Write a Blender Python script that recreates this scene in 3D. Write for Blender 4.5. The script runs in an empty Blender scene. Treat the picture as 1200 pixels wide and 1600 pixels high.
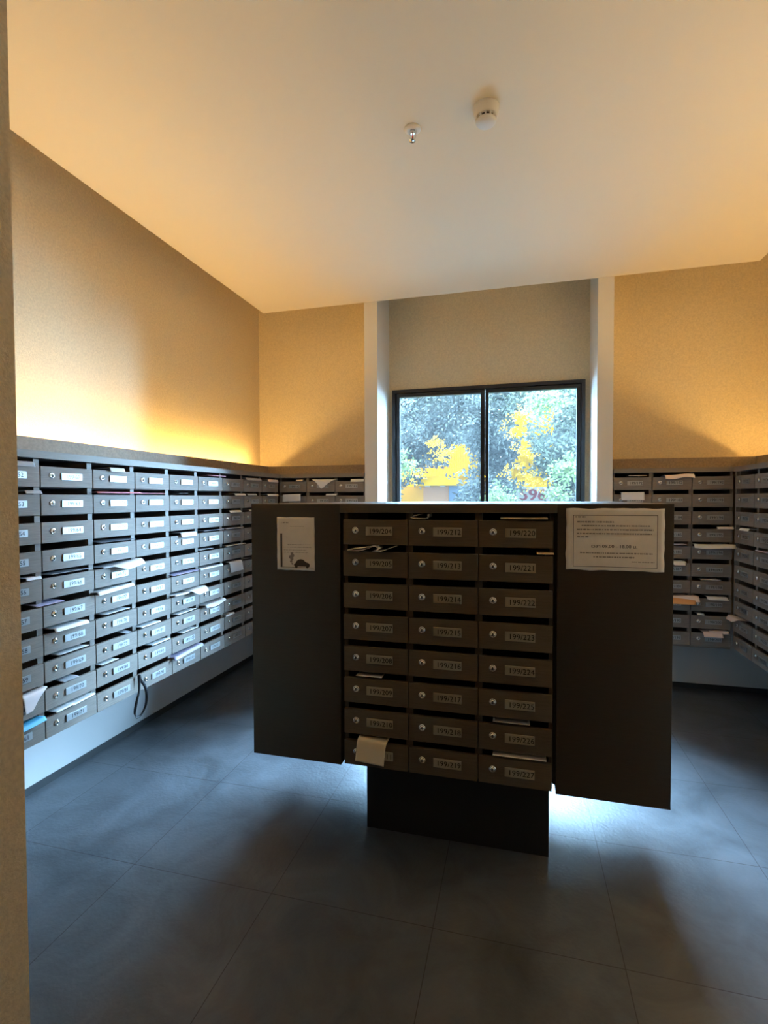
import bpy, bmesh, math, random
from mathutils import Vector, Matrix, noise as mnoise
C = bpy.context.scene.collection
sc = bpy.context.scene
PI = math.pi
ZC = 1.64                      # camera height above the floor; heights below are written relative to it and lifted by ZC

# ------------------------------------------------------------------ camera, sky, exposure
F = 790.4; YAW = 0.25674; PIT = 0.027197; ROL = -0.0033762
cam_d = bpy.data.cameras.new('camera'); cam = bpy.data.objects.new('camera', cam_d); C.objects.link(cam)
fw = Vector((-math.sin(YAW)*math.cos(PIT), math.cos(YAW)*math.cos(PIT), -math.sin(PIT)))
r0 = Vector((math.cos(YAW), math.sin(YAW), 0)); u0 = r0.cross(fw)
rr = r0*math.cos(ROL) + u0*math.sin(ROL); uu = u0*math.cos(ROL) - r0*math.sin(ROL)
M3 = Matrix((rr, uu, -fw)).transposed()
cam.matrix_world = Matrix.Translation((0, 0, ZC)) @ M3.to_4x4()
cam_d.sensor_fit = 'VERTICAL'; cam_d.sensor_height = 36; cam_d.lens = F/1600*36; cam_d.clip_start = 0.02
sc.camera = cam

SKY_COL = (0.43, 0.71, 1.0, 1); SKY_STR = 225.0
LED_COL = (1.0, 0.61, 0.19, 1); LED_STR = 102.0
FILL_COL = (1.0, 0.50, 0.22); FILL_W = 6.0
w = bpy.data.worlds.new('sky'); sc.world = w; w.use_nodes = True
bg = w.node_tree.nodes['Background']; bg.inputs[0].default_value = SKY_COL; bg.inputs[1].default_value = SKY_STR
sc.view_settings.view_transform = 'Standard'; sc.view_settings.look = 'None'
sc.view_settings.exposure = 0.0; sc.view_settings.gamma = 1.0; sc.view_settings.use_curve_mapping = False
sc.cycles.max_bounces = 10; sc.cycles.diffuse_bounces = 6; sc.cycles.glossy_bounces = 4
sc.cycles.transparent_max_bounces = 12; sc.cycles.sample_clamp_indirect = 8.0
sc.cycles.use_denoising = True

# daylight portal in the window opening (guides the sky light only, gives off none)
pd = bpy.data.lights.new('window_portal', 'AREA'); pd.shape = 'RECTANGLE'; pd.size = 1.76; pd.size_y = 2.2; pd.cycles.is_portal = True
po = bpy.data.objects.new('window_portal', pd); C.objects.link(po); po.location = (-.297, 4.95, ZC-.05); po.rotation_euler = (-PI/2, 0, 0)

# added fill lamp behind the camera, unseen (its housing is built with the objects)
ld = bpy.data.lights.new('lobby_fill_light', 'AREA'); ld.shape = 'DISK'; ld.size = 0.5; ld.energy = FILL_W; ld.color = FILL_COL

# ------------------------------------------------------------------ materials
def mat(name, col, rough=0.6, metal=0.0, noise=None, bump=None, spec=0.5, emit=None, rand=0.0, grain=None):
    m = bpy.data.materials.new(name); m.use_nodes = True
    nt = m.node_tree; N = nt.nodes; L = nt.links; b = N['Principled BSDF']
    b.inputs['Base Color'].default_value = (*col, 1); b.inputs['Roughness'].default_value = rough
    b.inputs['Metallic'].default_value = metal; b.inputs['Specular IOR Level'].default_value = spec
    if emit:
        b.inputs['Emission Color'].default_value = emit[0]; b.inputs['Emission Strength'].default_value = emit[1]
    cur = None
    if noise or grain:
        tc = N.new('ShaderNodeTexCoord'); mp = N.new('ShaderNodeMapping'); L.new(tc.outputs['Object'], mp.inputs[0])
        nz = N.new('ShaderNodeTexNoise'); L.new(mp.outputs[0], nz.inputs[0])
        if grain:      # stretched along the local x axis: laminate grain
            mp.inputs['Scale'].default_value = (1.0, 8, 26); nz.inputs['Scale'].default_value = 14; nz.inputs['Detail'].default_value = 6
            amt = grain
            oi = N.new('ShaderNodeObjectInfo'); vm = N.new('ShaderNodeVectorMath'); vm.operation = 'SCALE'
            cx = N.new('ShaderNodeCombineXYZ')
            for k in range(3): L.new(oi.outputs['Random'], cx.inputs[k])
            L.new(cx.outputs[0], vm.inputs[0]); vm.inputs['Scale'].default_value = 40
            L.new(vm.outputs[0], mp.inputs['Location'])
        else:
            nz.inputs['Scale'].default_value = noise[0]; nz.inputs['Detail'].default_value = 5; amt = noise[1]
        rp = N.new('ShaderNodeMapRange'); rp.inputs['From Min'].default_value = .3; rp.inputs['From Max'].default_value = .7
        rp.inputs['To Min'].default_value = 1-amt; rp.inputs['To Max'].default_value = 1+amt
        L.new(nz.outputs['Fac'], rp.inputs['Value'])
        mx = N.new('ShaderNodeVectorMath'); mx.operation = 'SCALE'; mx.inputs[0].default_value = col
        L.new(rp.outputs[0], mx.inputs['Scale']); L.new(mx.outputs[0], b.inputs['Base Color']); cur = mx
        if rand:
            oi = N.new('ShaderNodeObjectInfo'); r2 = N.new('ShaderNodeMapRange')
            r2.inputs['To Min'].default_value = 1-rand; r2.inputs['To Max'].default_value = 1+rand
            L.new(oi.outputs['Random'], r2.inputs['Value'])
            m2 = N.new('ShaderNodeVectorMath'); m2.operation = 'SCALE'; L.new(mx.outputs[0], m2.inputs[0]); L.new(r2.outputs[0], m2.inputs['Scale'])
            L.new(m2.outputs[0], b.inputs['Base Color'])
    if bump:
        tc = N.new('ShaderNodeTexCoord'); nz = N.new('ShaderNodeTexNoise'); nz.inputs['Scale'].default_value = bump[0]; nz.inputs['Detail'].default_value = 4
        L.new(tc.outputs['Object'], nz.inputs[0]); bp = N.new('ShaderNodeBump'); bp.inputs['Strength'].default_value = bump[1]; bp.inputs['Distance'].default_value = bump[2]
        L.new(nz.outputs['Fac'], bp.inputs['Height']); L.new(bp.outputs[0], b.inputs['Normal'])
    return m

M = {}
M['wall'] = mat('rough_cream_plaster', (0.76, 0.645, 0.44), 0.85, noise=(90, .09), bump=(150, .6, .004))
M['ceiling'] = mat('smooth_ceiling_paint', (0.86, 0.79, 0.65), 0.8)
M['panel_white'] = mat('white_panel_paint', (0.60, 0.61, 0.62), 0.55)
M['jamb'] = mat('smooth_white_paint', (0.80, 0.78, 0.72), 0.6)
M['base'] = mat('charcoal_skirting', (0.03, 0.035, 0.04), 0.5)
M['lam'] = mat('grey_brown_laminate', (0.225, 0.196, 0.172), 0.55, grain=.16, rand=.05, spec=.3)
M['lam_body'] = mat('grey_brown_carcass', (0.20, 0.175, 0.155), 0.5, grain=.12)
M['lam_in'] = mat('shaded_carcass_inside', (0.022, 0.021, 0.022), 0.8)  # shade deep in the slots put into the colour
M['lam_k'] = mat('dark_laminate_doors', (0.098, 0.074, 0.053), 0.45, grain=.16, rand=.06)
M['lam_kb'] = mat('dark_laminate_carcass', (0.075, 0.06, 0.047), 0.5, grain=.12)
M['dark'] = mat('dark_brown_laminate', (0.033, 0.025, 0.020), 0.4, grain=.14)
M['darker'] = mat('black_brown_plinth', (0.012, 0.012, 0.013), 0.5)
M['lip'] = mat('brown_grained_fascia', (0.27, 0.21, 0.155), 0.7, noise=(70, .18))
M['steel'] = mat('brushed_steel', (0.42, 0.43, 0.44), 0.46, .8)
M['plate_k'] = mat('dull_brass_plate', (0.42, 0.38, 0.30), 0.4, .5)
M['chrome'] = mat('chrome', (0.85, 0.85, 0.86), 0.15, 1.0)
M['ink'] = mat('black_ink', (0.01, 0.01, 0.012), 0.8, spec=.05)
M['key'] = mat('keyhole_black', (0.01, 0.01, 0.01), 0.5)
M['alu'] = mat('black_window_frame', (0.012, 0.015, 0.022), 0.35)
M['gap_glint'] = mat('sash_gap_highlight', (0.55, 0.58, 0.62), 0.4)
M['white'] = mat('white_plastic', (0.82, 0.80, 0.76), 0.4)
M['slot'] = mat('detector_slot_black', (0.02, 0.015, 0.012), 0.6)
M['strap'] = mat('black_webbing', (0.012, 0.013, 0.018), 0.7)
M['paper_notice'] = mat('notice_paper', (0.80, 0.77, 0.73), 0.7, noise=(25, .04))
M['text'] = mat('notice_print', (0.05, 0.04, 0.04), 0.8)
M['soot'] = mat('grey_print', (0.28, 0.25, 0.24), 0.8)
PAP = {
 'white': mat('white_paper', (0.85, 0.86, 0.88), 0.6), 'grey': mat('grey_paper', (0.42, 0.44, 0.48), 0.6),
 'dark': mat('dark_grey_paper', (0.16, 0.18, 0.22), 0.6), 'pink': mat('pink_leaflet', (0.62, 0.30, 0.38), 0.5),
 'pale pink': mat('pale_pink_paper', (0.85, 0.74, 0.74), 0.6), 'lilac': mat('lilac_leaflet', (0.48, 0.46, 0.66), 0.5),
 'blue': mat('blue_leaflet', (0.12, 0.50, 0.80), 0.5), 'cream': mat('cream_paper', (0.80, 0.66, 0.46), 0.6),
 'orange': mat('orange_leaflet', (0.75, 0.36, 0.14), 0.6)}
M['yellow'] = mat('yellow_ribbed_sheet', (0.50, 0.245, 0.0003), 0.5, spec=.02)
M['orange_wall'] = mat('orange_paint', (0.40, 0.17, 0.02), 0.6, spec=.02)
M['beige_panel'] = mat('beige_panel', (0.30, 0.14, 0.07), 0.6, spec=.02)
M['bark'] = mat('bark', (0.03, 0.026, 0.024), 0.9, spec=.02, noise=(20, .3))
M['grass'] = mat('grey_gravel_ground', (0.09, 0.09, 0.085), 0.9, spec=.02, noise=(14, .35), bump=(60, .8, .02))
M['sign_white'] = mat('white_signboard', (0.30, 0.25, 0.21), 0.5, spec=.02)
M['sign_red'] = mat('red_numerals', (0.25, 0.045, 0.05), 0.5, spec=.02)
M['led'] = mat('warm_light_strip', (1, .8, .5), 0.5, emit=(LED_COL, LED_STR))
M['lamp'] = mat('fill_diffuser', (1, .9, .8), 0.5, emit=((1, .85, .6, 1), 2.0))  # glowing face of the added fill lamp

def leaf_mat(name, a, b_):
    m = bpy.data.materials.new(name); m.use_nodes = True; nt = m.node_tree; N = nt.nodes; L = nt.links; b = N['Principled BSDF']
    g = N.new('ShaderNodeNewGeometry'); cr = N.new('ShaderNodeValToRGB'); L.new(g.outputs['Random Per Island'], cr.inputs[0])
    cr.color_ramp.elements[0].color = (*a, 1); cr.color_ramp.elements[1].color = (*b_, 1)
    L.new(cr.outputs[0], b.inputs['Base Color']); b.inputs['Roughness'].default_value = .5; b.inputs['Specular IOR Level'].default_value = .03
    tr = N.new('ShaderNodeBsdfTranslucent'); L.new(cr.outputs[0], tr.inputs[0])
    mx = N.new('ShaderNodeMixShader'); mx.inputs[0].default_value = .35
    L.new(b.outputs[0], mx.inputs[1]); L.new(tr.outputs[0], mx.inputs[2]); L.new(mx.outputs[0], N['Material Output'].inputs[0])
    return m
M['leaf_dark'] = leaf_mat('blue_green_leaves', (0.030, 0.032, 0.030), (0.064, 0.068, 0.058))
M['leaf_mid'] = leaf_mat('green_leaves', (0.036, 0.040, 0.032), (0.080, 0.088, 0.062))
M['leaf_lit'] = leaf_mat('lit_green_leaves', (0.055, 0.080, 0.034), (0.12, 0.150, 0.062))  # lit patches of foliage put in as a brighter leaf colour
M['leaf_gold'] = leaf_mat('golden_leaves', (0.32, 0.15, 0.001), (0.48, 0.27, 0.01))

def glass_mat():
    m = bpy.data.materials.new('hazy_glass'); m.use_nodes = True; nt = m.node_tree; N = nt.nodes; L = nt.links
    N.remove(N['Principled BSDF'])
    t = N.new('ShaderNodeBsdfTransparent'); t.inputs[0].default_value = (.93, .96, .97, 1)
    tl = N.new('ShaderNodeBsdfTranslucent'); tl.inputs[0].default_value = (.9, .95, 1, 1)
    gl = N.new('ShaderNodeBsdfGlossy'); gl.inputs['Roughness'].default_value = .03
    tc = N.new('ShaderNodeTexCoord'); nz = N.new('ShaderNodeTexNoise'); nz.inputs['Scale'].default_value = 3.0; nz.inputs['Detail'].default_value = 6
    mp = N.new('ShaderNodeMapping'); mp.inputs['Scale'].default_value = (3, 1, .7); L.new(tc.outputs['Object'], mp.inputs[0]); L.new(mp.outputs[0], nz.inputs[0])
    mr = N.new('ShaderNodeMapRange'); mr.inputs['To Min'].default_value = VEIL*.8; mr.inputs['To Max'].default_value = VEIL*1.2; L.new(nz.outputs['Fac'], mr.inputs['Value'])
    m1 = N.new('ShaderNodeMixShader'); L.new(mr.outputs[0], m1.inputs[0]); L.new(t.outputs[0], m1.inputs[1]); L.new(tl.outputs[0], m1.inputs[2])
    fr = N.new('ShaderNodeFresnel'); fr.inputs[0].default_value = 1.3
    m2 = N.new('ShaderNodeMixShader'); L.new(fr.outputs[0], m2.inputs[0]); L.new(m1.outputs[0], m2.inputs[1]); L.new(gl.outputs[0], m2.inputs[2])
    L.new(m2.outputs[0], N['Material Output'].inputs[0]); return m
VEIL = 0.0028  # bright haze over the view put into the panes as a faint veil
M['glass'] = glass_mat()

def floor_mat():
    m = bpy.data.materials.new('slate_floor_tiles'); m.use_nodes = True; nt = m.node_tree; N = nt.nodes; L = nt.links; b = N['Principled BSDF']
    g = N.new('ShaderNodeTexCoord'); mp = N.new('ShaderNodeMapping'); mp.vector_type = 'POINT'
    mp.inputs['Location'].default_value = (0.98, -1.87, 0); L.new(g.outputs['Object'], mp.inputs[0])
    br = N.new('ShaderNodeTexBrick'); br.offset = 0; br.squash = 1; br.inputs['Scale'].default_value = 1
    br.inputs['Brick Width'].default_value = .676; br.inputs['Row Height'].default_value = .68; br.inputs['Mortar Size'].default_value = .0022
    br.inputs['Mortar Smooth'].default_value = .4
    br.inputs['Color1'].default_value = (.090, .101, .116, 1); br.inputs['Color2'].default_value = (.100, .111, .126, 1); br.inputs['Mortar'].default_value = (.035, .036, .04, 1)
    L.new(mp.outputs[0], br.inputs[0])
    nz = N.new('ShaderNodeTexNoise'); nz.inputs['Scale'].default_value = 3.2; nz.inputs['Detail'].default_value = 9; nz.inputs['Roughness'].default_value = .62; nz.inputs['Distortion'].default_value = .8
    L.new(g.outputs['Object'], nz.inputs[0])
    mr = N.new('ShaderNodeMapRange'); mr.inputs['From Min'].default_value = .3; mr.inputs['From Max'].default_value = .7; mr.inputs['To Min'].default_value = .62; mr.inputs['To Max'].default_value = 1.32
    L.new(nz.outputs['Fac'], mr.inputs['Value'])
    v = N.new('ShaderNodeVectorMath'); v.operation = 'SCALE'; L.new(br.outputs['Color'], v.inputs[0]); L.new(mr.outputs[0], v.inputs['Scale']); L.new(v.outputs[0], b.inputs['Base Color'])
    r2 = N.new('ShaderNodeMapRange'); r2.inputs['To Min'].default_value = .36; r2.inputs['To Max'].default_value = .52; L.new(nz.outputs['Fac'], r2.inputs['Value']); L.new(r2.outputs[0], b.inputs['Roughness'])
    b.inputs['Specular IOR Level'].default_value = .5
    bp = N.new('ShaderNodeBump'); bp.inputs['Strength'].default_value = .15; bp.inputs['Distance'].default_value = .01
    n2 = N.new('ShaderNodeTexNoise'); n2.inputs['Scale'].default_value = 60; L.new(g.outputs['Object'], n2.inputs[0]); L.new(n2.outputs['Fac'], bp.inputs['Height']); L.new(bp.outputs[0], b.inputs['Normal'])
    return m
M['floor'] = floor_mat()

# ------------------------------------------------------------------ mesh helpers
def bx(bm, x0, x1, y0, y1, z0, z1, mi=0):
    vs = [bm.verts.new((x, y, z)) for x in (x0, x1) for y in (y0, y1) for z in (z0, z1)]
    for q in ((0, 1, 3, 2), (4, 6, 7, 5), (0, 4, 5, 1), (2, 3, 7, 6), (0, 2, 6, 4), (1, 5, 7, 3)):
        f = bm.faces.new([vs[i] for i in q]); f.material_index = mi
    return vs
def lathe(bm, prof, n=24, axis='z', mi=0, cen=(0, 0, 0), smooth=True):
    rings = []
    for r, h in prof:
        ring = []
        for k in range(n):
            a = 2*PI*k/n
            p = (r*math.cos(a), r*math.sin(a), h) if axis == 'z' else (r*math.cos(a), h, r*math.sin(a))
            ring.append(bm.verts.new((p[0]+cen[0], p[1]+cen[1], p[2]+cen[2])))
        rings.append(ring)
    for a, b in zip(rings, rings[1:]):
        for k in range(n):
            f = bm.faces.new((a[k], a[(k+1) % n], b[(k+1) % n], b[k])); f.material_index = mi; f.smooth = smooth
    for ring in (rings[0], rings[-1]):
        f = bm.faces.new(ring); f.material_index = mi
def tube(bm, pts, r, n=8, mi=0):
    pts = [Vector(p) for p in pts]; rings = []
    for i, p in enumerate(pts):
        d = (pts[min(i+1, len(pts)-1)] - pts[max(i-1, 0)]).normalized()
        a = d.orthogonal().normalized() if i == 0 else (a0 - d*a0.dot(d)).normalized()
        a0 = a; b = d.cross(a)
        rings.append([bm.verts.new(p + a*r*math.cos(2*PI*k/n) + b*r*math.sin(2*PI*k/n)) for k in range(n)])
    for s, t in zip(rings, rings[1:]):
        for k in range(n):
            f = bm.faces.new((s[k], s[(k+1) % n], t[(k+1) % n], t[k])); f.material_index = mi; f.smooth = True
    bm.faces.new(rings[0]); bm.faces.new(rings[-1])
def mesh_of(name, bm, mats, bevel=0):
    if bevel:
        bmesh.ops.bevel(bm, geom=bm.edges[:], offset=bevel, segments=2, affect='EDGES', profile=.5)
    bmesh.ops.recalc_face_normals(bm, faces=bm.faces[:])
    me = bpy.data.meshes.new(name); bm.to_mesh(me); bm.free()
    for m in (mats if isinstance(mats, (list, tuple)) else [mats]): me.materials.append(m)
    return me
def link(name, me, parent=None, loc=(0, 0, 0)):
    o = bpy.data.objects.new(name, me); C.objects.link(o); o.location = loc
    if parent: o.parent = parent
    return o
def obj(name, bm, mats, parent=None, loc=(0, 0, 0), bevel=0): return link(name, mesh_of(name, bm, mats, bevel), parent, loc)
def boxo(name, b, m, parent=None, bevel=0, loc=(0, 0, 0)):
    bm = bmesh.new(); bx(bm, *b); return obj(name, bm, m, parent, loc, bevel)
def tag(o, label, cat, group=None):
    o['label'] = label; o['category'] = cat
    if group: o['group'] = group
    return o
def thing(name, label, cat, loc=(0, 0, 0), rz=0, group=None):
    o = bpy.data.objects.new(name, None); C.objects.link(o); o.location = loc; o.rotation_euler = (0, 0, rz); o.empty_display_size = .1
    return tag(o, label, cat, group)
def struct(o): o['kind'] = 'structure'; return o

# ------------------------------------------------------------------ room shell (z relative to the eye is lifted by ZC)
Z = lambda z: z + ZC
XL, XR, YB = -2.62, 2.03, 4.84          # wall planes
CZ = 1.755                              # ceiling
TOPZ = 2.12
YREAR = -2.4
struct(boxo('floor', (XL-.15, XR+.15, YREAR-.15, YB+.15, -.1, 0), M['floor']))
bm = bmesh.new()
bx(bm, -2.33, 1.742, YREAR, 4.395, Z(CZ), Z(CZ)+.08)            # hung ceiling board with a shadow gap round it
bx(bm, XL, XR, YREAR, YB, Z(TOPZ), Z(TOPZ)+.1)                  # slab above
struct(obj('ceiling', bm, M['ceiling']))
struct(boxo('wall_left', (XL-.15, XL, YREAR-.15, YB+.15, 0, Z(TOPZ)+.1), M['wall']))
struct(boxo('wall_right', (XR, XR+.15, YREAR-.15, YB+.15, 0, Z(TOPZ)+.1), M['wall']))
WX0, WX1, WZ0, WZ1 = -1.178, .585, Z(-1.15), Z(1.05)
bm = bmesh.new()
bx(bm, XL, WX0, YB, YB+.15, 0, Z(TOPZ)+.1); bx(bm, WX1, XR, YB, YB+.15, 0, Z(TOPZ)+.1)
bx(bm, WX0, WX1, YB, YB+.15, 0, WZ0); bx(bm, WX0, WX1, YB, YB+.15, WZ1, Z(TOPZ)+.1)
struct(obj('wall_back', bm, M['wall']))
struct(boxo('wall_rear', (XL, XR, YREAR-.15, YREAR, 0, Z(TOPZ)+.1), mat('dark_fill_cut', (.10, .085, .07), .8)))  # unseen wall, coloured dark to cut the fill light
bm = bmesh.new(); bx(bm, XL, -1.216, .84, 1.0, 0, Z(CZ)-.001); bx(bm, .95, XR, .84, 1.0, 0, Z(CZ)-.001); bx(bm, -1.216, .95, .84, 1.0, 2.92, Z(CZ)-.001)
struct(obj('wall_front', bm, M['wall']))           # the wall end at the left edge; unseen header added to cut lobby light
struct(boxo('trim_1', (-1.332, -1.212, 4.395, YB, 0, Z(TOPZ)), M['jamb']))        # piers each side of the window bay
struct(boxo('trim_2', (.623, .742, 4.395, YB, 0, Z(TOPZ)), M['jamb']))
for n, b in (('baseboard_left', (XL, XL+.012, 1.0, YB, 0, .045)), ('baseboard_back', (XL+.012, XR-.012, YB-.012, YB, 0, .045)), ('baseboard_right', (XR-.012, XR, YREAR, YB, 0, .045))):
    bm = bmesh.new()
    if n == 'baseboard_back':
        bx(bm, XL+.012, -1.332, YB-.012, YB, 0, .045); bx(bm, -1.212, .623, YB-.012, YB, 0, .045); bx(bm, .742, XR-.012, YB-.012, YB, 0, .045)
    else: bx(bm, *b)
    struct(obj(n, bm, M['base']))
# fascia boards that hide the light strips on top of the mailboxes
LZ0, LZ1 = Z(.2305), Z(.322)
for n, b in (('trim_3', (-2.44, -2.42, 1.0, 4.66, LZ0, LZ1)), ('trim_4', (-2.42, -1.332, 4.64, 4.66, LZ0, LZ1)),
             ('trim_5', (.742, 1.834, 4.64, 4.66, LZ0, LZ1)), ('trim_6', (1.834, 1.854, 1.0, 4.66, LZ0, LZ1))):
    struct(boxo(n, b, M['lip']))

# white panels under the mailbox banks
for n, b in (('trim_8', (XL+.0005, XL+.009, 1.0, YB-.012, .0455, Z(-1.0))), ('trim_9', (XL+.009, -1.3325, YB-.009, YB-.0005, .0455, Z(-1.0))),
             ('trim_10', (.7425, XR-.009, YB-.009, YB-.0005, .0455, Z(-1.0))), ('trim_11', (XR-.009, XR-.0005, 1.0, YB-.012, .0455, Z(-1.0)))):
    struct(boxo(n, b, M['panel_white']))
# window
bm = bmesh.new(); y0, y1 = 4.815, 4.905
fwid = .032
bx(bm, WX0, WX0+fwid, y0, y1, WZ0, WZ1); bx(bm, WX1-fwid, WX1, y0, y1, WZ0, WZ1)
bx(bm, WX0+fwid, WX1-fwid, y0, y1, WZ1-fwid, WZ1); bx(bm, WX0+fwid, WX1-fwid, y0, y1, WZ0, WZ0+fwid)
win = obj('window_1', bm, M['alu']); struct(win)
mx = -.297
for a, b in ((WX0+fwid, mx-.004), (mx+.004, WX1-fwid)):
    g = .007; s = .03
    bm = bmesh.new(); Y0, Y1 = 4.835, 4.885
    xa, xb, za, zb = a+g, b-(0 if b < 0 else g), WZ0+fwid+g, WZ1-fwid-g
    bx(bm, xa, xa+s, Y0, Y1, za, zb); bx(bm, xb-s, xb, Y0, Y1, za, zb); bx(bm, xa+s, xb-s, Y0, Y1, za, za+s); bx(bm, xa+s, xb-s, Y0, Y1, zb-s, zb)
    sash = obj('sash', bm, M['alu'], win)
    obj('pane', (lambda q: (bx(q, xa+s, xb-s, 4.857, 4.863, za+s, zb-s), q)[1])(bmesh.new()), M['glass'], sash)
    bm = bmesh.new()
    bx(bm, a, b, 4.862, 4.875, WZ1-fwid-g, WZ1-fwid); bx(bm, a, b, 4.862, 4.875, WZ0+fwid, WZ0+fwid+g)
    if a < -1: bx(bm, a, a+g, 4.862, 4.875, WZ0+fwid, WZ1-fwid)
    else: bx(bm, b-g, b, 4.862, 4.875, WZ0+fwid, WZ1-fwid)
    obj('gap_highlight', bm, M['gap_glint'], sash)  # highlight in the gap round the sash put in as a pale strip
bm = bmesh.new(); bx(bm, mx-.005, mx+.005, 4.822, 4.834, WZ0+fwid, WZ1-fwid); obj('centre_bead', bm, M['alu'], win)
struct(boxo('trim_7', (WX0-.03, WX1+.03, 4.74, 4.815, WZ0-.03, WZ0-.001), M['jamb']))   # sill board

# ------------------------------------------------------------------ text
_tc = {}
def text_mesh(s, size, align='CENTER'):
    k = (s, size, align)
    if k in _tc: return _tc[k]
    cu = bpy.data.curves.new('t', 'FONT'); cu.body = s; cu.size = size; cu.align_x = align; cu.align_y = 'CENTER'; cu.resolution_u = 2
    o = bpy.data.objects.new('t', cu); C.objects.link(o)
    dg = bpy.context.evaluated_depsgraph_get(); me = bpy.data.meshes.new_from_object(o.evaluated_get(dg))
    bpy.data.objects.remove(o); bpy.data.curves.remove(cu); _tc[k] = me
    return me
def add_text(bm, s, size, x, y, z, mi, align='CENTER', sx=1.0):
    """text lying in a plane facing -y"""
    me = text_mesh(s, size, align); ov = set(bm.verts); of = set(bm.faces)
    bm.from_mesh(me)
    for v in [q for q in bm.verts if q not in ov]: v.co = Vector((x + v.co.x*sx, y, z + v.co.y))
    for f in [q for q in bm.faces if q not in of]: f.material_index = mi

# ------------------------------------------------------------------ mailbox banks
def door_mesh(wd, h, t=.018, m='lam'):
    bm = bmesh.new(); bx(bm, -wd/2, wd/2, -t, 0, -h/2, h/2)
    return mesh_of('mailbox_door', bm, M[m], .0015)
def lock_mesh():
    bm = bmesh.new()
    lathe(bm, [(.0145, 0), (.0145, -.003), (.012, -.005), (.0095, -.0052), (.009, -.003), (.0085, -.006), (.006, -.0075), (.0001, -.0078)], 20, 'y')
    bx(bm, -.0015, .0015, -.0086, -.007, -.0055, .0055, 1)
    return mesh_of('lock', bm, [M['chrome'], M['key']])
LOCK = lock_mesh()
def make_bank(root, ncol, nrow, colw, ztop, pitch, slot, depth, first, numcol, u_off=0.0, base_board=True, kiosk=False):
    """local x runs along the front, -y faces the room; door fronts at y=0"""
    ztop = Z(ztop); h = pitch - slot; W_ = ncol*colw; g = .006; t = .018
    bm = bmesh.new(); zb = ztop - nrow*pitch
    x0, x1 = u_off, u_off + W_
    yi = .024
    for k in range(ncol+1):                                    # upright dividers seen in the slots
        xc = x0 + k*colw; a, b = max(xc-.015, x0), min(xc+.015, x1)
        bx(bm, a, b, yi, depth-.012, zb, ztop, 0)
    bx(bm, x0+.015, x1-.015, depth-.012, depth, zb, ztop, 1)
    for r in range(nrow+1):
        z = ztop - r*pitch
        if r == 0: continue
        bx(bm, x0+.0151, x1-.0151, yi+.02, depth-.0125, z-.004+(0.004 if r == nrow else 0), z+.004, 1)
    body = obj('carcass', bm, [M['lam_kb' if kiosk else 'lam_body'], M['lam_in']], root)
    if base_board: boxo('bottom_board', (x0, x1, t+.002, depth, zb-.018, zb-.0005), M['lam_body'], root)
    dm = door_mesh(colw-g, h-.002, m='lam_k' if kiosk else 'lam')
    n = 0
    for c in range(ncol):
        for r in range(nrow):
            zt = ztop - slot - r*pitch; xc = x0 + (c+.5)*colw
            d = link('mailbox_door', dm, root, (xc, t+.0005, zt - h/2))
            link('lock', LOCK, d, (-.30*colw, -t-.0002, .07*h))
            num = first(c, r)
            bm = bmesh.new(); pw, ph = .40*colw, .34*h
            vs = bx(bm, -pw/2, pw/2, -.006, 0, -ph/2, ph/2, 0)
            bmesh.ops.bevel(bm, geom=bm.edges[:], offset=.0008, segments=1, affect='EDGES')
            if num: add_text(bm, num, ph*.82, .006, -.0064, -.001, 1, sx=1.02)
            p = link('number_plate', mesh_of('number_plate', bm, [M['plate_k' if kiosk else 'steel'], M['ink']]), d, (.065*colw, -t-.0002, .04*h))
    return body

def number(base, per, neg=False):
    return lambda c, r: '199/%d' % (base + per*c + r)

BZ, BP, BS = .193, .135, .033
banks = {}
rt = thing('mailbox_bank', 'long bank of grey-brown mailboxes along the left wall under the brightest strip light', 'mailboxes', (-2.19, 1.604-.309, 0), PI/2, 'wall mailbox banks')
make_bank(rt, 10, 10, .309, BZ, BP, BS, .41, number(42, 10), None, base_board=False)
banks['L'] = (rt, .309, .309, BZ, BP, BS)     # root, u of first visible column, column width
boxo('top_board', (-.29, 10*.309+.45, -.012, .42, Z(.194), Z(.230)), M['lam_body'], rt, .001)
rt = thing('mailbox_bank', 'three-column mailbox bank on the back wall left of the window', 'mailboxes', (-2.188, 4.407, 0), 0, 'wall mailbox banks')
make_bank(rt, 3, 10, .2825, BZ, BP, BS, .42, number(142, 10), None)
banks['B'] = (rt, 0, .2825, BZ, BP, BS)
boxo('top_board', (.013, .8475, -.010, .42, Z(.194), Z(.230)), M['lam_body'], rt, .001)
rt = thing('mailbox_bank', 'three-column mailbox bank on the back wall right of the window', 'mailboxes', (.750, 4.407, 0), 0, 'wall mailbox banks')
make_bank(rt, 3, 10, .2825, BZ, BP, BS, .42, number(172, 10), None)
banks['C'] = (rt, 0, .2825, BZ, BP, BS)
boxo('top_board', (0, .843, -.010, .42, Z(.194), Z(.230)), M['lam_body'], rt, .001)
rt = thing('mailbox_bank', 'grey mailbox bank running out of frame along the right wall', 'mailboxes', (1.604, 4.407, 0), -PI/2, 'wall mailbox banks')
make_bank(rt, 6, 10, .309, BZ, BP, BS, .41, number(232, 10), None, u_off=.024, base_board=False)
banks['R'] = (rt, .024, .309, BZ, BP, BS)
boxo('top_board', (-.43, 6*.309+.024, -.010, .42, Z(.194), Z(.230)), M['lam_body'], rt, .001)
boxo('corner_post', (0, .022, .004, .41, Z(-1.157), Z(.193)), M['lam_body'], rt)

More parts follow.
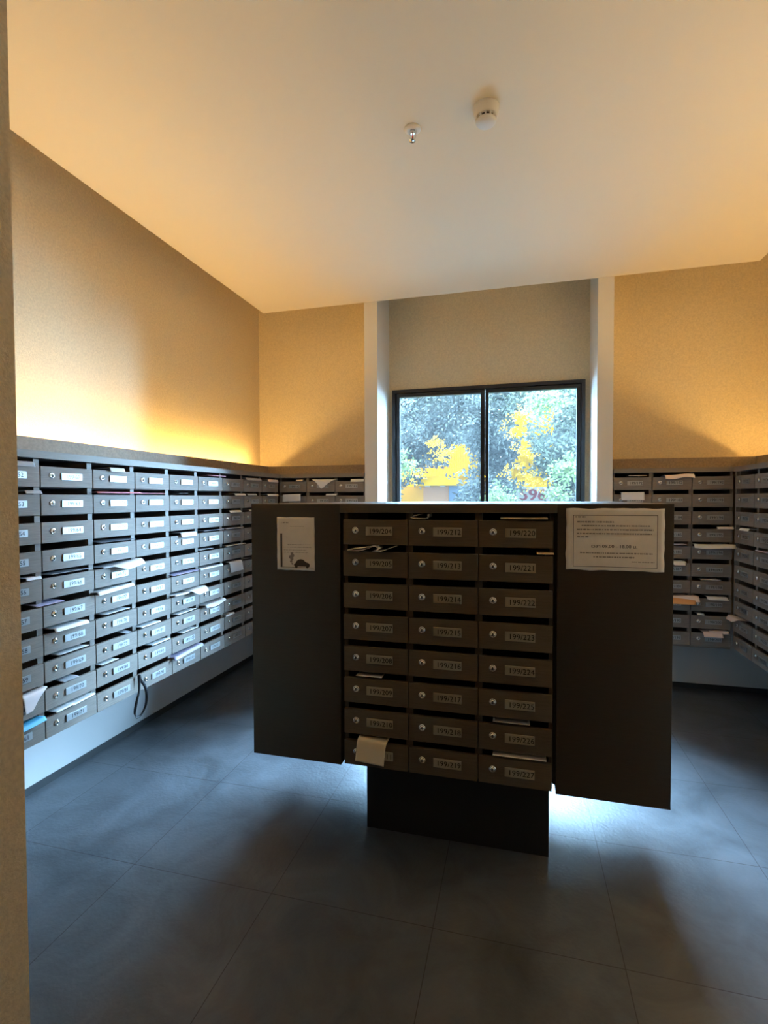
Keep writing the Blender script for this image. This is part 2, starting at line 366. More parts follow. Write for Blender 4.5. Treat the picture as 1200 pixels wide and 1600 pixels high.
# centre kiosk
KY, KD = 2.05, 1.2
rt = thing('mailbox_kiosk', 'dark freestanding mailbox island on a plinth in the middle of the room', 'mailboxes', (-.722, KY, 0), 0)
KP, KS, KZ = .1363, .028, -.061
make_bank(rt, 3, 8, .287, KZ, KP, KS, .35, lambda c, r: '199/%d' % (204+8*c+r), None, base_board=False, kiosk=True)
banks['K'] = (rt, 0, .287, KZ, KP, KS)
bm = bmesh.new(); bx(bm, 0, .861, .351, KD, Z(-1.150), Z(KZ)); obj('rear_cabinet', bm, M['dark'], rt)
boxo('top_board', (-.0115, .8725, -.004, KD, Z(KZ)+.0005, Z(-.024)), M['lam_kb'], rt, .001)
boxo('side_panel', (-.433, -.012, 0, KD, Z(-1.158), Z(-.024)), M['dark'], rt, .001)
boxo('side_panel', (.873, 1.277, 0, KD, Z(-1.158), Z(-.024)), M['dark'], rt, .001)
for a, b in ((-.0115, -.0005), (.8615, .8725)): boxo('filler_strip', (a, b, .02, KD, Z(-1.13), Z(KZ)), M['darker'], rt)
boxo('plinth', (0.005, .868, .33, .95, 0, Z(-1.1505)), M['darker'], rt)

# ------------------------------------------------------------------ post sticking out of the slots
NAMES = {'L': 'left wall', 'B': 'left of window', 'C': 'right of window', 'R': 'right wall', 'K': 'centre island'}
ORD = ['first', 'second', 'third', 'fourth', 'fifth', 'sixth', 'seventh', 'eighth', 'ninth', 'tenth']
rng = random.Random(5)
def letter(bk, c, r, f0, f1, kind, col, what, size=.03, skew=0.0, taper=1.0, roll=0.0, wave=0.0, off=0.0, name='letter'):
    if kind in ('flap', 'flat') and size < .05: size *= .75
    root, ub, cw, zt, pt, sl = banks[bk]
    if bk == 'R': root, ub = banks['R'][0], .024
    z0 = Z(zt - r*pt - sl*.62) + off
    ua, ub_ = ub + (c+f0)*cw, ub + (c+f1)*cw
    W_ = ub_-ua; uc = (ua+ub_)/2
    zl = -sl*.38 - off + .0035         # lip of the door below, relative to z0
    if kind == 'edge': path = [(.10, 0), (.03, 0), (-.004, .001)]
    elif kind == 'in': path = [(.10, .002), (.03, .001), (-.006, -.002), (-.012, -.004)]
    elif kind == 'flat': path = [(.10, 0), (.02, .0), (-size*.6, .003), (-size, -size*.15)]
    elif kind == 'flap': path = [(.10, .0), (.02, .002), (-size*.45, .004), (-size*.85, -size*.25), (-size, -size*.5)]
    elif kind == 'hang': path = [(.10, .0), (.02, .003), (-.006, .002), (-.013, zl-.006), (-.014, zl-size*.5), (-.016, zl-size)]
    elif kind == 'curl': path = [(.10, 0), (.02, .0), (-size*.5, .006), (-size, .0), (-size*1.1, .008), (-size*.8, .013)]
    P = []
    n = 12
    segs = len(path)-1
    for i in range(segs*4+1):
        t = i/4; k = min(int(t), segs-1); q = t-k
        p0 = path[max(k-1, 0)]; p1 = path[k]; p2 = path[k+1]; p3 = path[min(k+2, segs)]
        P.append(tuple(.5*(2*b + (c_-a)*q + (2*a-5*b+4*c_-d)*q*q + (3*b-a-3*c_+d)*q**3) for a, b, c_, d in zip(p0, p1, p2, p3)))
    bm = bmesh.new(); grid = []
    L = len(P)-1; i_out = next((i for i, p in enumerate(P) if p[0] < -.004), L)
    ph = rng.random()*6
    for i, (y, z) in enumerate(P):
        row = []
        t = max(0, (i-i_out)/max(1, L-i_out)) if i_out < L else 0
        tw = 1 + (taper-1)*t
        for j in range(n+1):
            s = j/n - .5
            ww = wave*math.sin(s*7+ph)*min(1, .3+t)
            row.append(bm.verts.new((uc + s*W_*tw + skew*W_*t, y, z0 + z + roll*s*W_ + ww)))
        grid.append(row)
    for a, b in zip(grid, grid[1:]):
        for j in range(n):
            f = bm.faces.new((a[j], a[j+1], b[j+1], b[j])); f.smooth = True
    me = mesh_of(name, bm, PAP[col])
    o = bpy.data.objects.new(name, me); C.objects.link(o)
    o.matrix_world = Matrix.Translation(root.location) @ Matrix.Rotation(root.rotation_euler[2], 4, 'Z')
    md = o.modifiers.new('thickness', 'SOLIDIFY'); md.thickness = .0012; md.offset = 0
    colname = {'L': c+1, 'R': c+1}.get(bk, c+1)
    lab = '%s, %s slot down, %s column, %s' % (what, ORD[r], ORD[colname-1], NAMES[bk])
    tag(o, lab, 'letter', 'post in the mailboxes, ' + NAMES[bk])
    return o

LET = [
 # left wall (column 0 is the one cut by the wall end)
 ('L',0,0,.55,.88,'hang','grey','curled grey sheet',.012), ('L',0,1,.70,.97,'flap','grey','short grey flap',.03),
 ('L',2,0,.35,.70,'hang','white','small white slip drooping',.010), ('L',2,1,.0,1.06,'flat','pink','wide pink and grey leaflet',.04),
 ('L',3,1,.05,.82,'in','pink','dull pink leaflet lying'), ('L',5,0,.30,1.06,'flat','pink','pink leaflet',.02),
 ('L',7,0,.05,.9,'hang','grey','grey curled envelope',.008), ('L',8,0,.30,.95,'hang','pale pink','pale curled paper',.012),
 ('L',4,1,.30,.60,'edge','grey','narrow grey paper edge'), ('L',6,1,.45,.98,'flap','white','white curled slip',.03), ('L',7,1,.1,.6,'flap','grey','grey slip',.025),
 ('L',8,1,.2,.9,'flap','white','white envelope corner',.035), ('L',6,2,.2,.75,'flap','white','white slip',.03), ('L',7,2,.2,.6,'flap','white','small white slip',.02),
 ('L',5,3,.1,.95,'flat','dark','dark grey flyer',.02), ('L',6,3,.0,.85,'flat','grey','grey rolled paper',.03),
 ('L',4,3,.30,.85,'hang','white','white flap folded over',.016), ('L',2,3,.05,.95,'in','dark','wide dark grey sheet lying'),
 ('L',6,4,.0,.95,'flat','grey','grey envelope',.03), ('L',5,4,.0,.55,'edge','white','white paper edge'),
 ('L',1,4,.15,.95,'edge','grey','thin grey paper edge'), ('L',1,5,-.14,.35,'in','lilac','lilac sheet spanning two columns'),
 ('L',1,6,.15,.80,'flap','white','white folded letter',.03), ('L',1,7,.25,.85,'edge','white','thin white letter edge'),
 ('L',1,8,.30,.60,'in','grey','small grey paper'), 
 ('L',0,4,.70,.95,'flap','white','short white slip',.02),
 ('L',2,6,.20,.80,'edge','white','long white letter edge'), ('L',2,7,.65,.80,'in','grey','tiny grey paper'), ('L',2,8,.10,.50,'edge','white','short white letter edge'),
 ('L',3,7,.05,.60,'flat','white','white letter',.02), ('L',3,8,.35,.90,'flat','white','white letter',.014),
 ('L',4,5,.0,.95,'in','lilac','blue-grey sheet lying'), ('L',4,7,.15,.80,'flat','white','white envelope edge',.012),
 ('L',4,8,.30,.85,'flat','white','white envelope edge',.012), 
 ('L',5,5,-.05,.9,'flap','white','crumpled white papers',.02),
 ('L',7,5,.0,.3,'edge','white','small white corner'), ('L',6,8,.0,.40,'flap','white','small white slip',.02),
 # back wall, left of the window
 ('B',0,0,.65,.88,'flap','pale pink','small pale slip',.03), ('B',2,0,.55,1.0,'hang','white','white curled sheet',.012),
 ('B',1,1,.70,1.08,'flap','white','small crumpled white slip',.03),
 # back wall, right of the window
 ('C',0,0,.40,.85,'flat','pale pink','thin pale letter edge',.02),
 ('C',2,3,.60,1.0,'flap','pale pink','pale pink slip',.03), ('C',1,4,.45,.87,'flat','lilac','lilac envelope',.03),
 ('C',2,6,.22,.72,'flat','white','white letter',.02), ('C',2,8,.15,.33,'flap','white','tiny white slip',.02),
 # right wall
 ('R',0,3,.4,.9,'flap','white','white corner of a letter',.03), ('R',1,4,.2,.8,'flat','lilac','blue-edged letter',.02),
 # centre island
 ('K',2,0,.30,.92,'in','cream','cream sheet lying'), ('K',2,1,.78,1.0,'in','cream','cream corner of a sheet'),
 ('K',0,5,.20,.60,'edge','white','thin white letter edge'),
 ('K',2,6,.20,.70,'edge','grey','thin grey letter edge'), ('K',2,7,.20,.92,'edge','white','long white letter edge'),
]
for a in LET: letter(*a)
# the ones with a shape of their own
letter('L',2,4,.25,1.05,'flap','white','large white envelope with a pointed corner',.05, skew=.25, taper=.5, roll=.08)
letter('L',2,4,.12,.5,'flat','grey','small grey slip beside a white envelope',.03, off=-.006)
letter('L',2,5,.0,.5,'flap','white','left of two white folded slips',.035, roll=.05)
letter('L',2,5,.48,.86,'flap','white','right of two white folded slips',.03, roll=.05, off=.004)
letter('L',1,9,.15,.5,'flat','white','left of two white letters',.02, roll=.03)
letter('L',1,9,.45,.92,'flat','white','right of two white letters',.02, roll=.05)
letter('L',0,8,.60,1.03,'hang','pale pink','large white corner of a page hanging',.07, skew=-.28, taper=.25, roll=.04)
letter('L',0,9,.55,.95,'flap','blue','bright blue leaflet',.035, roll=.06)
letter('L',4,6,.02,.75,'flat','white','sheaf of white papers',.035, roll=.03, wave=.003)
letter('L',4,6,.45,1.08,'flap','white','white sheet with a sharp corner',.06, skew=.2, taper=.55, roll=.05, off=.006)
letter('L',4,9,-.02,1.0,'flap','lilac','long lilac and white leaflet',.035, roll=.05)
letter('L',5,7,.1,.92,'flap','white','curled white page',.045, wave=.006, roll=.04)
letter('L',6,5,.18,.78,'hang','white','white folded paper hanging over a door',.072, skew=.12)
letter('B',1,0,.2,1.05,'hang','white','white triangular page corner hanging',.072, taper=.04, skew=-.1)
letter('B',0,1,.15,.80,'hang','white','white sheet hanging over a door',.055, roll=.03)
letter('C',1,0,.30,1.02,'flap','pale pink','pale crumpled flyer',.05, wave=.006, roll=.04)
letter('C',0,1,.2,.80,'hang','white','white sheet hanging over a door',.05)
letter('C',2,4,.03,1.03,'flap','white','long clear plastic sleeve',.05, wave=.004)
letter('C',1,5,.4,.84,'flap','white','white envelope with blue underside',.05, skew=.15, taper=.6)
letter('C',1,5,.45,.87,'flat','lilac','blue sheet under a white envelope',.035, off=-.008)
letter('C',1,7,.45,1.16,'flap','pale pink','bundle of pink and white flyers',.07, roll=.03)
letter('C',1,7,.45,1.05,'flap','orange','orange flyer under the pink bundle',.085, off=-.008)
letter('C',2,7,.38,.88,'hang','white','white card leaning out',.012, skew=.1)
letter('C',2,9,.45,.92,'flap','pale pink','upper of two pale pink slips',.04, off=.006)
letter('C',2,9,.28,.75,'flap','pale pink','lower of two pale pink slips',.055, off=-.003)
letter('R',0,8,-.12,.55,'flap','pale pink','pale pink page corner',.05, taper=.5, skew=-.1)
letter('K',0,7,.24,.68,'hang','cream','cream card hanging tilted over the last door',.088, skew=-.10, roll=-.07)
# folded wavy flyer in the island
def ribbon(bk, pts, y0, y1, col, lab, name='letter'):
    root, ub, cw, zt, pt, sl = banks[bk]
    bm = bmesh.new(); A = []
    for (u, z) in pts: A.append([bm.verts.new((u, y, Z(z))) for y in (y0, (y0+y1)/2, y1)])
    for a, b in zip(A, A[1:]):
        for k in range(2): f = bm.faces.new((a[k], a[k+1], b[k+1], b[k])); f.smooth = True
    o = bpy.data.objects.new(name, mesh_of(name, bm, PAP[col])); C.objects.link(o)
    o.matrix_world = Matrix.Translation(root.location) @ Matrix.Rotation(root.rotation_euler[2], 4, 'Z')
    md = o.modifiers.new('thickness', 'SOLIDIFY'); md.thickness = .0014; md.offset = 0
    return tag(o, lab, 'letter', 'post in the mailboxes, ' + NAMES[bk])
z1 = KZ - KP - KS/2
ribbon('K', [(.03, z1-.006), (.055, z1-.002), (.085, z1+.002), (.115, z1+.006), (.14, z1+.012), (.155, z1+.010), (.163, z1+.002), (.158, z1-.007), (.14, z1-.009), (.15, z1-.010), (.175, z1-.010), (.195, z1-.004), (.215, z1+.005), (.24, z1+.012)], -.030, .10, 'white', 'wavy folded white flyer in the second slot down, island first column')
ribbon('K', [(.03, z1-.0075), (.05, z1-.0095), (.08, z1-.0095), (.10, z1-.005), (.125, z1+.003), (.14, z1+.0085)], -.028, .10, 'pale pink', 'pale folded slip tucked under the wavy white flyer of the centre island')
z0 = KZ - KS/2
ribbon('K', [(.335, z0+.008), (.315, z0+.004), (.297, z0-.004), (.31, z0-.0085), (.335, z0-.0095), (.36, z0-.009), (.371, z0-.004), (.37, z0+.009)], -.004, .10, 'white', 'folded white slip in the top slot, island second column')

# hanging strap on the left bank
bm = bmesh.new()
ys = [(3.012, -1.018), (3.02, -1.05), (3.055, -1.10), (3.07, -1.16), (3.06, -1.22), (3.02, -1.262), (2.985, -1.262), (2.968, -1.235), (2.985, -1.17), (3.008, -1.11), (3.009, -1.05), (3.006, -1.018)]
ys = [(2.517 + (y-3.01)*1.0, z-.03) for y, z in ys]
pts = []
for i in range(len(ys)-1):
    for q in range(6):
        t = q/6; p = [ys[max(i-1, 0)], ys[i], ys[i+1], ys[min(i+2, len(ys)-1)]]
        pts.append(tuple(.5*(2*b + (c_-a)*t + (2*a-5*b+4*c_-d)*t*t + (3*b-a-3*c_+d)*t**3) for a, b, c_, d in zip(*p)))
A = []
for i, (y, z) in enumerate(pts):
    tw = math.sin(i/len(pts)*PI*3)*1.1
    d = Vector((math.cos(tw), math.sin(tw)*.7, math.sin(tw)*.7)).normalized()*.0085
    A.append((bm.verts.new(Vector((-2.172, y, Z(z)))-d), bm.verts.new(Vector((-2.172, y, Z(z)))+d)))
for a, b in zip(A, A[1:]): bm.faces.new((a[0], a[1], b[1], b[0])).smooth = True
o = obj('hanging_strap', bm, M['strap']); md = o.modifiers.new('thickness', 'SOLIDIFY'); md.thickness = .0022; md.offset = 0
tag(o, 'black looped lanyard strap hanging below the bottom row of the left wall mailboxes', 'strap')

# ------------------------------------------------------------------ notices on the island
def dash_line(bm, x0, x1, y, z, h, mi, r):
    x = x0
    while x < x1:
        wd = min(r.uniform(.004, .013), x1-x)
        n = max(1, int(wd/.0016))
        for k in range(n):
            hh = h*r.uniform(.55, 1.0)
            bx(bm, x + k*.0016, x + k*.0016 + .0011, y-.0003, y, z - hh/2, z + hh/2, mi)
        x += wd + r.uniform(.0006, .003)
def notice(name, x0, x1, z0, z1, y, label, edge):
    root = thing(name, label, 'notice', ((x0+x1)/2, y, Z((z0+z1)/2)))
    W_, H_ = x1-x0, z1-z0; n = 24; bm = bmesh.new(); g = []
    for i in range(n+1):
        row = []
        for j in range(n+1):
            s, t = i/n-.5, j/n-.5
            e = edge*(mnoise.noise(Vector((s*5, t*5, 3)))) 
            dx = edge*mnoise.noise(Vector((0, t*6, 9))) if i in (0, n) else 0
            dz = edge*mnoise.noise(Vector((s*6, 0, 5))) if j in (0, n) else 0
            row.append(bm.verts.new((s*W_+dx, -.0012 - abs(e)*.3, t*H_+dz)))
        g.append(row)
    for i in range(n):
        for j in range(n): bm.faces.new((g[i][j], g[i+1][j], g[i+1][j+1], g[i][j+1])).smooth = True
    sh = obj('sheet', bm, M['paper_notice'], root); md = sh.modifiers.new('thickness', 'SOLIDIFY'); md.thickness = .0006; md.offset = 0
    return root, W_, H_
r = random.Random(3)
root, W_, H_ = notice('notice', .183, .524, -.275, -.041, KY, 'wide notice with ruled border and bold hours, on the island right panel', .004)
bm = bmesh.new(); y = -.0045; bw = .0018; X0, X1, Z0, Z1 = -.145, .147, -.104, .092
for b in ((X0, X1, Z1-bw, Z1), (X0, X1, Z0, Z0+bw), (X0, X0+bw, Z0, Z1), (X1-bw, X1, Z0, Z1)): bx(bm, b[0], b[1], y-.0003, y, b[2], b[3])
obj('border_line', bm, M['text'], root)
bm = bmesh.new(); add_text(bm, 'เวลา 09.00 - 18.00 น.', .0165, -.001, y, -.026, 0, sx=1.15)
me = text_mesh('เวลา 09.00 - 18.00 น.', .0165)
for dx in (.0005,): add_text(bm, 'เวลา 09.00 - 18.00 น.', .0165, -.001+dx, y-.0001, -.026, 0, sx=1.15)
obj('heading_print', bm, M['text'], root)
bm = bmesh.new()
for (a, b, z, h) in ((-.137, -.10, .085, .006), (-.131, -.001, .066, .006), (-.115, .122, .052, .0055), (-.131, .133, .037, .0055), (-.131, .128, .022, .0055), (-.131, -.09, .009, .005),
                     (-.12, .131, -.051, .005), (-.072, .07, -.066, .006), (.06, .138, -.082, .0035)):
    dash_line(bm, a, b, y, z, h, 0, r)
obj('small_print', bm, M['text'], root)
root, W_, H_ = notice('notice', -1.029, -.851, -.316, -.082, KY, 'tall white notice with a small black car drawing on the island left panel', .0015)
y = -.0035
bm = bmesh.new(); dash_line(bm, -.068, -.031, y, .067+.026, .006, 0, r)
for (a, b, z) in ((-.026, .042, .077), ): dash_line(bm, a, b, y, z, .0022, 0, r)
for (a, b, z) in ((-.037, .070, -.003), (-.056, .078, -.015), (-.056, .054, -.027), (-.056, .058, -.038)): dash_line(bm, a, b, y, z, .0028, 0, r)
obj('small_print', bm, M['soot'], root)
bm = bmesh.new(); bx(bm, -.072, -.0635, y-.0003, y, -.104, .045); bx(bm, -.0635, .087, y-.0003, y, -.1045, -.1030); obj('ruled_bar', bm, M['text'], root)
bm = bmesh.new()
car = [(-.006, -.099), (-.008, -.090), (.000, -.084), (.004, -.076), (.012, -.070), (.024, -.067), (.036, -.069), (.045, -.077), (.052, -.081), (.062, -.084), (.067, -.091), (.066, -.099), (.058, -.103), (.050, -.099), (.012, -.099), (.006, -.103), (-.001, -.099)]
f = bm.faces.new([bm.verts.new((a, y-.0002, b)) for a, b in car])
def disc(bm, cx, cz, rad, yy, n=12):
    bm.faces.new([bm.verts.new((cx+rad*math.cos(2*PI*k/n), yy, cz+rad*math.sin(2*PI*k/n))) for k in range(n)])
disc(bm, .003, -.101, .006, y-.0003); disc(bm, .055, -.101, .006, y-.0003)
obj('car_drawing', bm, M['text'], root)
bm = bmesh.new()
for (a, b, q) in ((-.016, -.088, .004), (-.021, -.078, .006), (-.018, -.066, .008), (-.024, -.058, .008), (-.014, -.052, .008), (-.017, -.045, .007)): disc(bm, a, b, q, y - .0001 - q*.01)
obj('smoke_drawing', bm, M['soot'], root)

# ------------------------------------------------------------------ ceiling fittings
t = thing('smoke_detector', 'round white smoke detector on the ceiling, right of the sprinkler', 'smoke detector', (-.140, 2.365, Z(CZ)))
bm = bmesh.new(); lathe(bm, [(.058, 0), (.058, -.012), (.055, -.018), (.052, -.04), (.047, -.045)], 40); obj('base', bm, M['white'], t)
bm = bmesh.new(); lathe(bm, [(.036, -.0452), (.036, -.060)], 32); obj('sensing_chamber', bm, M['slot'], t)
bm = bmesh.new()
for k in range(12):
    a = 2*PI*k/12; c_, s_ = math.cos(a), math.sin(a)
    v = bx(bm, .037, .046, -.003, .003, -.062, -.044)
    for q in v: q.co = Vector((q.co.x*c_-q.co.y*s_, q.co.x*s_+q.co.y*c_, q.co.z))
lathe(bm, [(.047, -.060), (.046, -.064), (.040, -.072), (.025, -.078), (.0001, -.080)], 40); obj('cap', bm, M['white'], t)
t = thing('sprinkler', 'small chrome fire sprinkler head on the ceiling, left of the smoke detector', 'sprinkler', (-.486, 2.41, Z(CZ)))
bm = bmesh.new(); lathe(bm, [(.040, 0), (.040, -.003), (.030, -.010), (.018, -.012), (.016, -.006)], 32); obj('ceiling_plate', bm, M['white'], t)  # bright reflection on the chrome plate put in as white
bm = bmesh.new(); lathe(bm, [(.011, -.006), (.011, -.022), (.008, -.024)], 20)
for s in (-1, 1): tube(bm, [(s*.010, 0, -.02), (s*.016, 0, -.030), (s*.015, 0, -.042), (s*.004, 0, -.052)], .0022)
obj('frame_arms', bm, M['chrome'], t)
bm = bmesh.new(); tube(bm, [(0, 0, -.024), (0, 0, -.050)], .0028); obj('glass_bulb', bm, mat('red_bulb', (.5, .03, .02), .2), t)
bm = bmesh.new(); lathe(bm, [(.004, -.050), (.006, -.054), (.015, -.055), (.015, -.057), (.0001, -.057)], 24); obj('deflector', bm, M['chrome'], t)

# light strips lying behind the fascia boards
for nm, b, lab in (('light_strip', (-2.505, -2.49, 1.05, 4.60, Z(.278), Z(.290)), 'warm glowing light strip behind the ledge on top of the left wall mailboxes'),
                   ('light_strip', (1.905, 1.92, 1.05, 4.60, Z(.278), Z(.290)), 'warm glowing light strip behind the ledge on top of the right wall mailboxes')):
    tag(boxo(nm, b, M['led']), lab, 'light', 'hidden light strips')
# housing of the added fill lamp, unseen behind the camera
t = thing('fill_lamp', 'added round warm fill lamp, unseen in the lobby behind the viewer', 'lamp', (-.3, -1.0, Z(CZ)))
bm = bmesh.new(); lathe(bm, [(.28, 0), (.28, -.04), (.26, -.05)], 32); obj('housing', bm, M['white'], t)
bm = bmesh.new(); lathe(bm, [(.25, -.0505), (.24, -.055), (.0001, -.058)], 32); obj('diffuser', bm, M['lamp'], t)
lo = bpy.data.objects.new('fill_light', ld); C.objects.link(lo); lo.location = (0, 0, -.07); lo.parent = t

# ------------------------------------------------------------------ garden outside
# unseen outer wall added above and beside the room to shade the hedge
bm = bmesh.new(); bx(bm, -14, WX0-.001, YB+.151, YB+.3, 0, 14); bx(bm, WX1+.001, 14, YB+.151, YB+.3, 0, 14); bx(bm, WX0-.001, WX1+.001, YB+.151, YB+.3, WZ1, 14); bx(bm, WX0-.001, WX1+.001, YB+.151, YB+.3, 0, WZ0)
struct(obj('wall_sky_block', bm, mat('grey_render', (.12, .12, .12), .9)))
struct(boxo('ground', (-12, 12, YB+.15, 22, -.12, -.02), M['grass']))
# gatehouse seen through the gap in the hedge (left pane) and number board (right pane)
t = thing('gatehouse', 'yellow ribbed gatehouse with beige door panel seen through the left window pane', 'building', (-1.55, 9.95, 0))
def ribs(bm, x0, x1, y, z0, z1, p=.045):
    x = x0; k = 0
    while x < x1-1e-6:
        bx(bm, x, min(x+p*.6, x1), y-.012, y, z0, z1); x += p; k += 1
bm = bmesh.new(); bx(bm, -.85, .95, .0, 1.4, 0, Z(1.05)); ribs(bm, -.85, .95, 0, Z(.42), Z(1.05)); obj('wall', bm, M['yellow'], t)
bm = bmesh.new(); bx(bm, -.40, .45, -.35, -.013, Z(.24), Z(.42)); obj('canopy', bm, M['yellow'], t)
bm = bmesh.new(); bx(bm, -.24, .26, -.06, -.0, 0.03, Z(.235)); obj('door_panel', bm, M['beige_panel'], t)
bm = bmesh.new(); bx(bm, -.84, -.24, -.05, -.0, 0.03, Z(.235)); obj('side_panel', bm, M['orange_wall'], t)
for x in (-.13, .16): boxo('lamp', (x-.05, x+.05, -.2, -.12, Z(.215), Z(.2385)), M['sign_white'], t)
boxo('dark_opening', (.26, .9, -.03, -.001, .03, Z(.235)), mat('blue_grey_door', (.10, .14, .2), .5), t)
t = thing('number_board', 'tall yellow board with white sign reading 596 in red, right window pane', 'sign', (.26, 9.9, 0))
bm = bmesh.new(); bx(bm, -.36, .40, 0, .2, 0, Z(1.70)); ribs(bm, -.36, .40, 0, Z(.2), Z(1.70), .06); obj('panel', bm, M['yellow'], t)
boxo('signboard', (-.36, .40, -.06, -.013, Z(-.18), Z(.20)), M['sign_white'], t)
bm = bmesh.new()
for k in (-.012, 0, .012): add_text(bm, '596', .30, .03+k, -.0615-abs(k)*.01, Z(.045), 0, sx=1.1)
obj('numerals', bm, M['sign_red'], t)

# holes in the hedge through which the yellow shows: (x, z, rx, rz, tilt)
HOLES = [(-1.02, .72, .23, .25, .1), (-1.35, .47, .38, .12, .15), (-1.42, .12, .42, .34, 0), (-1.95, .02, .28, .30, .5), (-1.30, .95, .05, .14, .2),
         (.06, 1.38, .13, .16, 0), (.02, 1.18, .19, .13, .1), (.12, .92, .14, .14, 0), (.14, .70, .20, .17, -.2), (-.06, .44, .24, .09, -.4), (.20, .33, .40, .12, -.15), (.30, .03, .40, .24, 0)]
def in_hole(x, z, s=1.0):
    for cx, cz, rx, rz, a in HOLES:
        dx, dz = x-cx, z-cz; ca, sa = math.cos(a), math.sin(a); q = ((dx*ca+dz*sa)/rx)**2 + ((-dx*sa+dz*ca)/rz)**2
        if q < s: return True
    return False
def leaves(bm, r, centers, count, size, hole=None, spread=1.0):
    """clustered sprays of pointed leaves"""
    for _ in range(count):
        c_ = r.choice(centers)
        d = Vector((r.gauss(0, 1), r.gauss(0, 1), r.gauss(0, 1))).normalized()*(r.random()**.45)
        p = Vector((c_[0] + d.x*c_[3]*spread, c_[1] + d.y*c_[3]*.55, c_[2] + d.z*c_[3]*spread))
        ax = Vector((r.gauss(0, 1), r.gauss(0, .6), r.gauss(-.2, .7))).normalized()
        up = Vector((r.gauss(0, .5), -1 + r.gauss(0, .5), r.gauss(.5, .5))).normalized(); sd = ax.cross(up).normalized()
        for k in range(5):
            q = p + ax*size*.55*k; l = size*r.uniform(.7, 1.2); sgn = 1 if k % 2 else -1
            dr = (ax*.7 + sd*sgn*.8 + up*r.uniform(-.2, .3)).normalized(); w_ = dr.cross(up).normalized()*l*.2
            if q.z < .02 or (hole and in_hole(q.x, q.z-ZC, .92 + r.uniform(-.25, .25)) ): continue
            a = bm.verts.new(q); b = bm.verts.new(q+dr*l*.5+w_); c2 = bm.verts.new(q+dr*l); e = bm.verts.new(q+dr*l*.5-w_)
            bm.faces.new((a, b, c2, e))
def tree(name, label, x, y, ht, wd, n, size, m, seed, hole=False, trunk=True, z_low=.1, group='trees and shrubs outside the window', crown=24):
    r = random.Random(seed); t = thing(name, label, 'tree' if 'tree' in name else 'shrub', (x, y, -.02), 0, group)
    cs = []
    for _ in range(crown):
        cs.append((x + r.uniform(-wd, wd), y + r.uniform(-.15, .35), z_low + (ht-z_low)*r.random(), r.uniform(.22, .45)))
    bm = bmesh.new(); leaves(bm, r, cs, n, size, hole)
    if 'background' in name:                      # dense inner mass of the crown
        for cx, cy, cz, q in cs:
            nv = bmesh.ops.create_icosphere(bm, subdivisions=2, radius=q*1.15, matrix=Matrix.Translation((cx, cy+.3, cz)))['verts']
            for v in nv: v.co += Vector((mnoise.noise(v.co*5), mnoise.noise(v.co*5+Vector((9, 0, 0))), mnoise.noise(v.co*5+Vector((0, 9, 0)))))*.14
    for v in bm.verts: v.co -= Vector((x, y, -.02))
    me = bpy.data.meshes.new('foliage'); bm.to_mesh(me); bm.free(); me.materials.append(m); link('foliage', me, t)
    bm = bmesh.new()
    for k in range(3):
        a = r.uniform(-.3, .3); off = .3; ht_ = 1.3 if hole else ht
        tube(bm, [(a*.3, off, -.0), (a*.5, off, ht_*.35), (a*wd, off+.05, ht_*.7), (a*2*wd, off+.05, ht_*.92)], .02, 6)
    obj('trunk', bm, M['bark'], t)
    return t
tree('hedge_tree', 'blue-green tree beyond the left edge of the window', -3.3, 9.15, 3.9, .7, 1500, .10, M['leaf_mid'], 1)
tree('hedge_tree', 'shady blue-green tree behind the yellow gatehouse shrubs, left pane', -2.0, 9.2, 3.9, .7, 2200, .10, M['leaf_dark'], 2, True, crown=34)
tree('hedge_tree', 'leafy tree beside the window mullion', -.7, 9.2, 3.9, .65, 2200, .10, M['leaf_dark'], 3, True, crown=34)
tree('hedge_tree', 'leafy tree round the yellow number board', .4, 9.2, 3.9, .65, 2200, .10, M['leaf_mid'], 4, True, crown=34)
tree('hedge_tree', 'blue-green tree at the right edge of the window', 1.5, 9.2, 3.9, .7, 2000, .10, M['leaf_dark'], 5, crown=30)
tree('hedge_tree', 'tree beyond the right edge of the window', 2.8, 9.2, 3.9, .8, 1500, .10, M['leaf_mid'], 6)
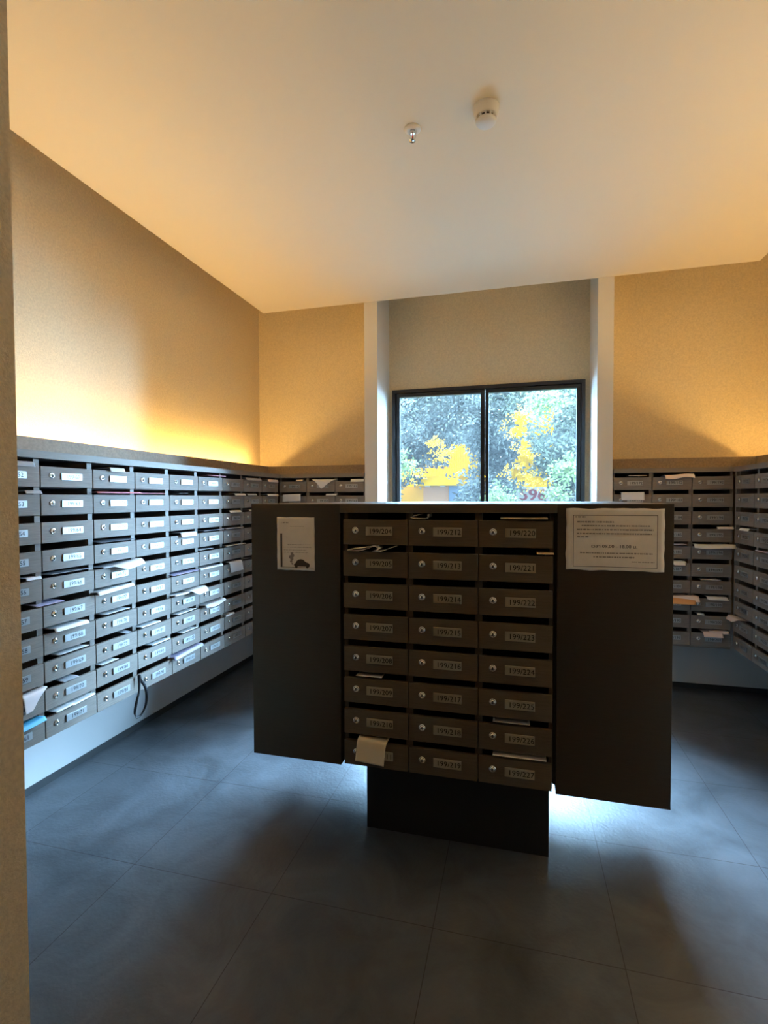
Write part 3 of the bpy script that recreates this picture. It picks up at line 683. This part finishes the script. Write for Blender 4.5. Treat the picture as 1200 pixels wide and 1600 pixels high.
# a second row further back closes the view
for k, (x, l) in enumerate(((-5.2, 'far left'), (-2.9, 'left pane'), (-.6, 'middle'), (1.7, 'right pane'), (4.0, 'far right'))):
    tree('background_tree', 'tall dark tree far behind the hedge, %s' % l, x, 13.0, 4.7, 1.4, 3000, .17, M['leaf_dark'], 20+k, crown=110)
# single bright sprays
def shrub(label, cs, n, size, m, seed, holes=False):
    r = random.Random(seed); x, y = cs[0][0], cs[0][1]; t = thing('shrub', label, 'shrub', (x, y, -.02), 0, 'trees and shrubs outside the window')
    bm = bmesh.new(); leaves(bm, r, [(a, y, Z(b), q) for a, y, b, q in cs], n, size)
    for v in bm.verts: v.co -= Vector((x, y, -.02))
    me = bpy.data.meshes.new('foliage'); bm.to_mesh(me); bm.free(); me.materials.append(m); link('foliage', me, t)
    bm = bmesh.new()
    for a, y_, b, q in cs[:3]: tube(bm, [(0, .2, 0), ((a-x)*.4, .2, .7), (a-x, .2, 1.5)], .012, 6)
    obj('stem', bm, M['bark'], t)
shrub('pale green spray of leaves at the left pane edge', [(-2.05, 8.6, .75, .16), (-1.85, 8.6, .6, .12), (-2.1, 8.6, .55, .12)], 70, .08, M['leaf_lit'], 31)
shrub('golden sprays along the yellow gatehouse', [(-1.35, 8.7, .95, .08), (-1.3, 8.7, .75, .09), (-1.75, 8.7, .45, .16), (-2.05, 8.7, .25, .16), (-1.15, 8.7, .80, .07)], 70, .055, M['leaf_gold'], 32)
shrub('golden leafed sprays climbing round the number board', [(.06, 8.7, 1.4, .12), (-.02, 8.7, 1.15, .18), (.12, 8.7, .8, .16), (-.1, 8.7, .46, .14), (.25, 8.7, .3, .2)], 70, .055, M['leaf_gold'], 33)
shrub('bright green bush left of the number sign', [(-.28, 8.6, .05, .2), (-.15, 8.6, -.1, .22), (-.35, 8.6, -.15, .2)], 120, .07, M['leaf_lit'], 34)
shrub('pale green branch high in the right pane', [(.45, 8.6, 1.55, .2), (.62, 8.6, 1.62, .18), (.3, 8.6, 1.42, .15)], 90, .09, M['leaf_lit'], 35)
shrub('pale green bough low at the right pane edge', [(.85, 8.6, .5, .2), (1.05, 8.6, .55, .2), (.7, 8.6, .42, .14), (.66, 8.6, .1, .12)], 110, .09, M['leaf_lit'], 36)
